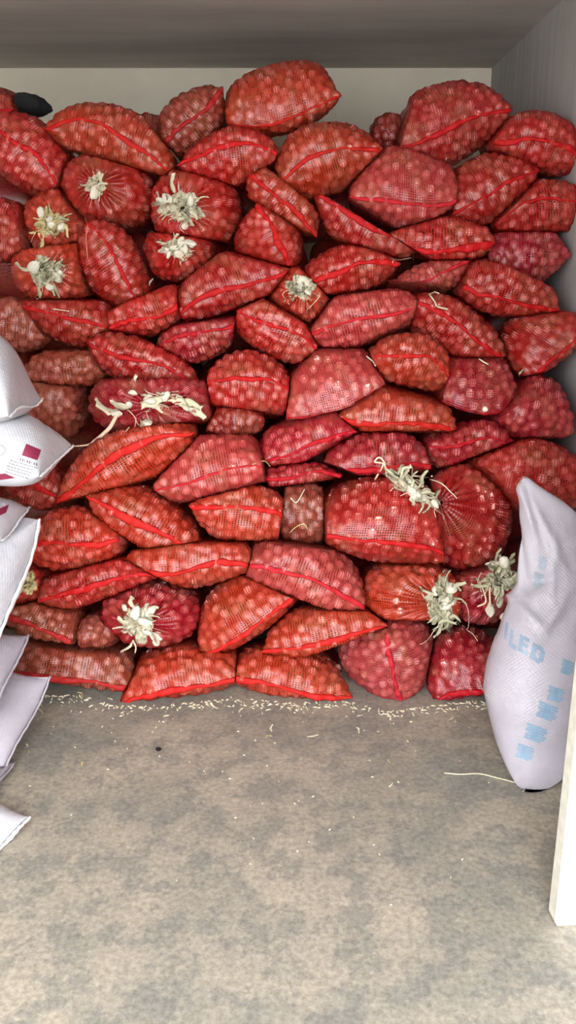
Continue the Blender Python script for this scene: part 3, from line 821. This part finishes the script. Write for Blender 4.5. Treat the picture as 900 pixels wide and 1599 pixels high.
# ------------------------------------------------------------------ loose straws lying on the pile
def strand_thing(name, pts, r, mat, label, cat='straw', lift=0.010, group=None):
    P = surface_strand(pts, BODIES, lift); base = P.mean(0)
    V, F = tube(P - base, r, 5)
    return tag(link(name, mesh_data(name, V, F, mat), loc=base), label, cat, group)
SG = 'loose straws on the pile'
strand_thing('straw', [(612, 420), (614, 409), (626, 403), (640, 400)], 0.002, TWINE, 'thin pale straw hooked below the thick straight tape', group=SG)
strand_thing('straw', [(634, 382), (645, 390), (648, 404)], 0.002, TWINE, 'curled straw hanging over the thick straight tape', group=SG)
strand_thing('straw', [(671, 463), (678, 472), (684, 479), (700, 484)], 0.0035, HUSK[0], 'thick cream straw lying on the sloping tape sack', group=SG)
strand_thing('straw', [(672, 463), (678, 459), (686, 461)], 0.003, HUSK[0], 'short bent straw tip beside the thick cream straw', group=SG)
strand_thing('straw', [(84, 484), (96, 487), (110, 486)], 0.002, HUSK[0], 'short pale straw on seam below the green rosette sack', group=SG)
strand_thing('straw', [(395, 727), (410, 722), (424, 726)], 0.0025, HUSK[2], 'yellow straw at the pointed end of the pale pink sack', group=SG)
strand_thing('straw', [(748, 562), (755, 567), (761, 572)], 0.0035, HUSK[0], 'small cream straw scrap on the dark crimson sack', group=SG)
strand_thing('straw', [(812, 590), (814, 583), (819, 578)], 0.004, HUSK[0], 'cream scrap between the steep seam sack and knobbly sack', group=SG)
strand_thing('straw', [(572, 560), (580, 566), (588, 569)], 0.0035, HUSK[0], 'cream straw scrap beside the small bright orange-red sack', group=SG)
strand_thing('straw', [(452, 830), (462, 822), (474, 818), (480, 826)], 0.0025, HUSK[2], 'yellowish straw tangle below the grey dusty sack', group=SG)
strand_thing('straw', [(455, 778), (462, 786), (470, 778), (474, 765)], 0.003, HUSK[0], 'pale frayed straw on the grey dusty hollow sack', group=SG)
h = cast(231, 448, RED)
if h is not None:
    o = link('husk_scrap', LEAVES[0][2], mw=basis(h[0] + h[1] * 0.006, spot_frame(h[1], np.random, 1.2), np.cross(h[1], spot_frame(h[1], np.random, 1.2)), h[1], 0.045))
    tag(o, 'lone husk scrap on the short sack with sagging seam', 'husk')

# ------------------------------------------------------------------ black bundle on top of the pile
rng = np.random.default_rng(4)
P = at(49, 163, 4.32)
SVb, q, t = sphere_template(28, 18)
Vb = SVb * (1 + wobble(SVb, rng, 0.10, 5) + wobble(SVb, rng, 0.05, 13))[:, None]
Vb = np.sign(Vb) * np.abs(Vb) ** 0.8 * np.array([0.072, 0.10, 0.044])
ca, sa = math.cos(-0.18), math.sin(-0.18)
Vb = np.stack([Vb[:, 0] * ca - Vb[:, 2] * sa, Vb[:, 1], Vb[:, 0] * sa + Vb[:, 2] * ca], -1)
bb = empty('black_bundle', P - np.array([0, 0, 0.05]))
tag(bb, 'crumpled black bundle on top of the pile by the back wall', 'bundle')
link('wrap', mesh_data('wrap', Vb + np.array([0, 0, 0.05]), [q, t], BLACK), bb)
Vk = SVb * np.array([0.028, 0.03, 0.022]) * (1 + wobble(SVb, rng, 0.12, 7))[:, None] + np.array([0.075, -0.02, 0.03])
link('tied_end', mesh_data('tied_end', Vk, [q, t], BLACK), bb)

# ------------------------------------------------------------------ white plastic sack standing at the right
ROWS = [(745, 817, 826, 2.86, 0.012), (757, 814, 842, 2.855, 0.016), (775, 810, 868, 2.85, 0.022), (800, 806, 906, 2.84, 0.030), (830, 806, 918, 2.83, 0.042), (865, 806, 924, 2.81, 0.056),
        (900, 805, 928, 2.79, 0.068), (930, 799, 930, 2.77, 0.078), (960, 790, 930, 2.75, 0.095), (1000, 774, 928, 2.72, 0.125), (1040, 759, 925, 2.70, 0.145), (1080, 752, 920, 2.67, 0.155),
        (1120, 762, 912, 2.64, 0.145), (1160, 774, 904, 2.60, 0.12), (1195, 789, 894, 2.53, 0.075), (1222, 804, 874, 2.465, 0.035), (1238, 818, 846, 2.42, 0.008)]
def interp_rows(n):
    R = np.array(ROWS, float); yy = np.linspace(R[0, 0], R[-1, 0], n)
    return np.stack([yy] + [np.interp(yy, R[:, 0], R[:, k]) for k in range(1, 5)], -1)
R = interp_rows(74); NJ = 72
for _ in range(2): R[1:-1, 1:] = (R[:-2, 1:] + 2 * R[1:-1, 1:] + R[2:, 1:]) / 4
G = np.zeros((len(R), NJ, 3)); ph = np.arange(NJ) * 2 * math.pi / NJ
for i, (y, xl, xr, d, th) in enumerate(R):
    p0, p1 = at(xl, y, d), at(xr, y, d); c = (p0 + p1) / 2; hw = (p1[0] - p0[0]) / 2
    G[i, :, 0] = c[0] + hw * np.sign(np.cos(ph)) * np.abs(np.cos(ph)) ** 0.9
    G[i, :, 1] = c[1] + th * np.sin(ph); G[i, :, 2] = c[2]
Nn, l = normals_of(G)
if np.einsum('ijk,ijk->ij', Nn, G - G.mean(1, keepdims=True)).mean() < 0: Nn = -Nn
yy = R[:, 0][:, None]; xx = np.linspace(0, 1, NJ)[None]
XW, ZW = G[..., 0], G[..., 2]
def crease(p, q, width, depth):
    """A soft fold between two photo points, as a ridge on the cloth."""
    a, b_ = at(*p, 2.7), at(*q, 2.7); a, b_ = a[[0, 2]], b_[[0, 2]]; ab = b_ - a
    t = np.clip(((XW - a[0]) * ab[0] + (ZW - a[1]) * ab[1]) / (ab @ ab), 0, 1)
    dd = np.hypot(XW - a[0] - t * ab[0], ZW - a[1] - t * ab[1])
    return depth * np.exp(-(dd / width) ** 2) * (0.4 + 0.6 * np.sin(np.clip(t, 0, 1) * math.pi))
disp = crease((818, 770), (826, 930), 0.018, -0.014) + crease((828, 760), (850, 860), 0.012, 0.012) + crease((800, 940), (845, 975), 0.012, 0.016) + crease((845, 975), (890, 925), 0.012, 0.014)
disp += crease((810, 925), (870, 905), 0.02, -0.016) + crease((850, 800), (890, 900), 0.014, 0.010) + crease((840, 985), (895, 955), 0.014, -0.012) + crease((880, 850), (860, 940), 0.012, 0.010)
disp *= 1.5
disp += wobble(G, np.random.default_rng(8), 0.007, 14) + wobble(G, np.random.default_rng(9), 0.0025, 45) * (yy < 1000)
G = G + Nn * disp[..., None]
G[..., 2] = np.maximum(G[..., 2], 0.004); G[..., 0] = np.minimum(G[..., 0], WX - 0.006)
V = G.reshape(-1, 3)
Vw = np.vstack([V, G[0].mean(0)[None], G[-1].mean(0)[None]]); n0 = len(V)
tri = np.array([[n0, j, (j + 1) % NJ] for j in range(NJ)] + [[n0 + 1, (len(R) - 1) * NJ + (j + 1) % NJ, (len(R) - 1) * NJ + j] for j in range(NJ)])
base = np.array([V[:, 0].mean(), V[-NJ:, 1].mean(), 0.0])
ps = empty('plastic_sack', base)
tag(ps, 'white plastic sack with blue print standing on floor, empty top drawn to a peak', 'sack')
i, j = np.meshgrid(np.arange(len(R) - 1), np.arange(NJ), indexing='ij')
u0, u1, v0, v1 = j * 0.012, (j + 1) * 0.012, i * 0.014, (i + 1) * 0.014
uv = np.stack([np.stack([u0, v0], -1), np.stack([u1, v0], -1), np.stack([u1, v1], -1), np.stack([u0, v1], -1)], -2).reshape(-1, 2)
uv = np.vstack([uv, np.zeros((len(tri) * 3, 2))])
FS = grid_faces(len(R), NJ)
link('sack_cloth', mesh_data('sack_cloth', Vw - base, [FS, tri], GREYBAG, uv=uv), ps)
SB = Body(); SB.bvh = BVHTree.FromPolygons([tuple(map(float, v)) for v in V], FS.tolist())

# ------------------------------------------------------------------ flat print on the sacks
def print_part(name, quads, body, mat, parent, base, n=3, lift=0.0015):
    """Thin print lying on the cloth: photo quads, each cut into n by n and laid on the surface."""
    V, F = [], []
    for qd in quads:
        qd = np.array(qd, float); s = len(V); ok = True; tmp = []
        for a in range(n + 1):
            for c in range(n + 1):
                u, v = c / n, a / n
                p = (qd[0] * (1 - u) + qd[1] * u) * (1 - v) + (qd[3] * (1 - u) + qd[2] * u) * v
                h = cast(p[0], p[1], [body])
                if h is None: ok = False; break
                tmp.append(h[0] + h[1] * lift - base)
            if not ok: break
        if not ok: continue
        V += tmp
        F += [[s + a * (n + 1) + c, s + (a + 1) * (n + 1) + c, s + (a + 1) * (n + 1) + c + 1, s + a * (n + 1) + c + 1] for a in range(n) for c in range(n)]
    if V: return link(name, mesh_data(name, np.array(V), np.array(F), mat), parent)
STROKES = {'L': [(0, 0, .42, 1), (.42, .72, 1, 1)], 'E': [(0, 0, .4, 1), (.4, 0, 1, .24), (.4, .38, .9, .62), (.4, .76, 1, 1)],
           'D': [(0, 0, .36, 1), (.36, 0, .8, .26), (.36, .74, .8, 1), (.66, .16, 1, .84)], 'I': [(0.1, 0, .8, 1)],
           '#': [(0, 0, .94, .13), (.06, .17, 1, .30), (0, .34, .9, .47), (.10, .51, 1, .63), (.02, .67, .96, .80), (0, .84, .8, .97), (.30, .1, .62, .9)]}
def glyph(ch, o, ux, uy):
    o, ux, uy = map(lambda t: np.array(t, float), (o, ux, uy))
    return [[o + ux * a + uy * b_, o + ux * c + uy * b_, o + ux * c + uy * d, o + ux * a + uy * d] for (a, b_, c, d) in STROKES[ch]]
for ch, o, ux, uy in (('I', (790, 970), (6, 4), (-3, 26)), ('L', (798, 982), (11, 7), (-3, 27)), ('E', (813, 990), (15, 8), (-4, 26)), ('D', (833, 1003), (20, 11), (-6, 25))):
    print_part('printed_letter', glyph(ch, o, ux, uy), SB, MIDBLUE, ps, base)
for o, ux, uy in (((858, 1070), (24, 8), (-4, 22)), ((843, 1094), (30, 12), (-6, 24)), ((824, 1128), (32, 12), (-6, 24)), ((809, 1160), (26, 9), (-4, 22)), ((879, 1028), (18, 7), (-4, 22))):
    print_part('printed_mark', glyph('#', o, ux, uy), SB, BLUE, ps, base)
for o, ux, uy in (((842, 868), (14, 4), (-3, 20)), ((836, 893), (16, 5), (-4, 22))):
    print_part('faint_mark', glyph('#', o, ux, uy), SB, PALEBLUE, ps, base)
w2 = BY_KEY['W2']
print_part('printed_square', [[(41, 693), (64, 703), (58, 719), (34, 711)]], w2, MAROON, w2.root, w2.base, 5)
rng = np.random.default_rng(21)
qs = []
for k in range(9):
    x, y = 28 + k * 3.5, 714 + k * 1.15
    qs += [[(x, y), (x + 2.2, y + .7), (x + 1.6, y + 4.6), (x - .6, y + 4)]] if k % 3 else [[(x, y), (x + .9, y + .3), (x + .3, y + 4.3), (x - .6, y + 4)]]
print_part('printed_heading', qs, w2, INK, w2.root, w2.base, 1)
qs = []
for r_ in range(5):
    x = 4 + rng.uniform(0, 4) + (6 - r_) * 1.5; y = 716 + r_ * 4.6 + x * 0.12
    while x < 54 - r_ * 3:
        wd = rng.uniform(2, 6); qs.append([(x, y), (x + wd, y + wd * .3), (x + wd - .3, y + wd * .3 + 1.3), (x - .3, y + 1.3)]); x += wd + 1.2; y += (wd + 1.2) * .3
print_part('printed_lines', qs, w2, INK, w2.root, w2.base, 1)
ring_pts = [(0 + 9 * math.cos(a), 703 + 8 * math.sin(a)) for a in np.linspace(-1.5, 1.6, 12)]
qs = [[p, q_, (q_[0] * 0.9, 703 + (q_[1] - 703) * 0.88), (p[0] * 0.9, 703 + (p[1] - 703) * 0.88)] for p, q_ in zip(ring_pts[:-1], ring_pts[1:])]
print_part('printed_ring', qs, w2, INK, w2.root, w2.base, 1)
print_part('printed_patch', [[(-6, 741), (8, 739), (24, 746), (-6, 750)]], w2, MAROON, w2.root, w2.base, 3)
w3 = BY_KEY['W3']
print_part('printed_patch', [[(-6, 797), (14, 788), (9, 801), (-6, 808)]], w3, MAROON, w3.root, w3.base, 3)

# ------------------------------------------------------------------ white board at the right
p = on_floor(868, 1447); thick, wid, hgt = 0.056, 0.42, 1.95
rb = empty('white_board', (p[0], p[1], 0)); rb.rotation_euler = (0, 0, math.radians(4))
tag(rb, 'white painted board standing on edge in front of the plastic sack', 'board')
def bevel_box(name, lo, hi, mat, bv, parent):
    import bmesh
    me = box_data(name, lo, hi, mat); bm = bmesh.new(); bm.from_mesh(me)
    bmesh.ops.bevel(bm, geom=list(bm.edges), offset=bv, segments=2, affect='EDGES'); bm.to_mesh(me); bm.free()
    return link(name, me, parent)
bevel_box('board_face', (0.003, 0, 0.0), (wid, 0.03, hgt), WHITEBOARD, 0.003, rb)
bevel_box('board_edge', (0.0, 0.004, 0.004), (wid - 0.01, thick, hgt - 0.004), CREAMEDGE, 0.004, rb)

# ------------------------------------------------------------------ litter on the floor
def flake(name, x, y, size, mat, label, cat, seed, group=None, lift=0.004):
    P = on_floor(x, y, lift); r = np.random.default_rng(seed); a = r.uniform(0, 6.28)
    X = np.array([math.cos(a), math.sin(a), 0]); Y = np.array([-math.sin(a), math.cos(a), 0])
    src = LEAVES[mat][seed % 7]
    o = link(name, src, mw=basis(P, X, Y, np.array([0, 0, 1.0]), size))
    zmin = min((o.matrix_basis @ v.co).z for v in src.vertices); o.location.z += 0.002 - zmin
    return tag(o, label, cat, group)
HG = 'husk flakes on the floor'
for k, (x, y, s, lb) in enumerate([(500, 1150, 0.05, 'largest husk flake lying alone on the floor before the pile'), (425, 1143, 0.04, 'husk flake on the floor in front of the wavy tape floor sack'),
        (414, 1152, 0.03, 'tiny flake beside the husk flake in front of the wavy tape sack'), (556, 1118, 0.03, 'small husk flake close to the side-turned floor sack'),
        (556, 1139, 0.03, 'small flake on the floor below the side-turned floor sack'), (612, 1190, 0.025, 'small pale flake on the dark floor stain'),
        (345, 1104, 0.07, 'long curved husk strip at the foot of the pointed tape sack'), (176, 1097, 0.06, 'crumpled husk beside the pointed tape end on the floor'),
        (120, 1082, 0.05, 'husk flake at the foot of the dusty floor sack'), (54, 1112, 0.04, 'flake on the floor by the lilac flap edge'),
        (372, 1113, 0.03, 'flake between the two middle floor sacks'), (128, 1197, 0.03, 'small husk flake out on the bare floor'),
        (40, 1165, 0.03, 'flake on the floor beside the slanting flap foot'), (700, 1122, 0.04, 'husk flake before the crimson floor sack')]):
    flake('husk_flake', x, y, s, k % 3 if k % 3 != 1 else 0, lb, 'husk', k + 1, HG)
P = on_floor(248, 1170, 0.006)
o = link('dark_pebble', lump_mesh(77, BLACK, 'dark_pebble', 10, 7), mw=basis(P, (1, 0, 0), (0, 1, 0), (0, 0, 1), 0.009)); tag(o, 'small black pebble on the bare concrete floor', 'pebble')
pts = smooth_path(np.array([on_floor(*q_, 0.004) for q_ in ((694, 1207), (720, 1209), (748, 1208), (775, 1214), (806, 1222))]), 20); c = pts.mean(0)
V, F = tube(pts - c, 0.0022, 5); tag(link('straw', mesh_data('straw', V, F, HUSK[0]), loc=c), 'long thin straw on the floor ending at the standing plastic sack', 'straw')
# crumbs of husk along the foot of the pile, beyond counting
rng = np.random.default_rng(5); V, F = [], []
foot = [(60, 1090), (120, 1086), (180, 1106), (300, 1100), (360, 1092), (450, 1100), (540, 1098), (610, 1114), (680, 1104), (750, 1096)]
fx, fy = np.array(foot).T
for k in range(420):
    if k < 320: x = rng.uniform(50, 760); y = np.interp(x, fx, fy) + abs(rng.normal(0, 7)) - 3
    else: x = rng.uniform(10, 830); y = 1100 + rng.exponential(90)
    if y > 1590: continue
    P = on_floor(x, y, 0.002); a = rng.uniform(0, 6.28); l_, w_ = (rng.uniform(0.003, 0.013), rng.uniform(0.001, 0.004)) if k < 320 else (rng.uniform(0.002, 0.006), rng.uniform(0.001, 0.002))
    X = np.array([math.cos(a), math.sin(a), 0]); Y = np.array([-X[1], X[0], 0]); s = len(V)
    V += [P - X * l_ - Y * w_, P + X * l_ - Y * w_, P + X * l_ + Y * w_, P - X * l_ + Y * w_, P + np.array([0, 0, 0.004])]
    F += [[s, s + 1, s + 4], [s + 1, s + 2, s + 4], [s + 2, s + 3, s + 4], [s + 3, s, s + 4]]
tag(link('husk_crumbs', mesh_data('husk_crumbs', np.array(V), np.array(F), HUSK[0], smooth=False)), 'fine pale husk crumbs strewn along the foot of the pile', 'crumbs', kind='stuff')
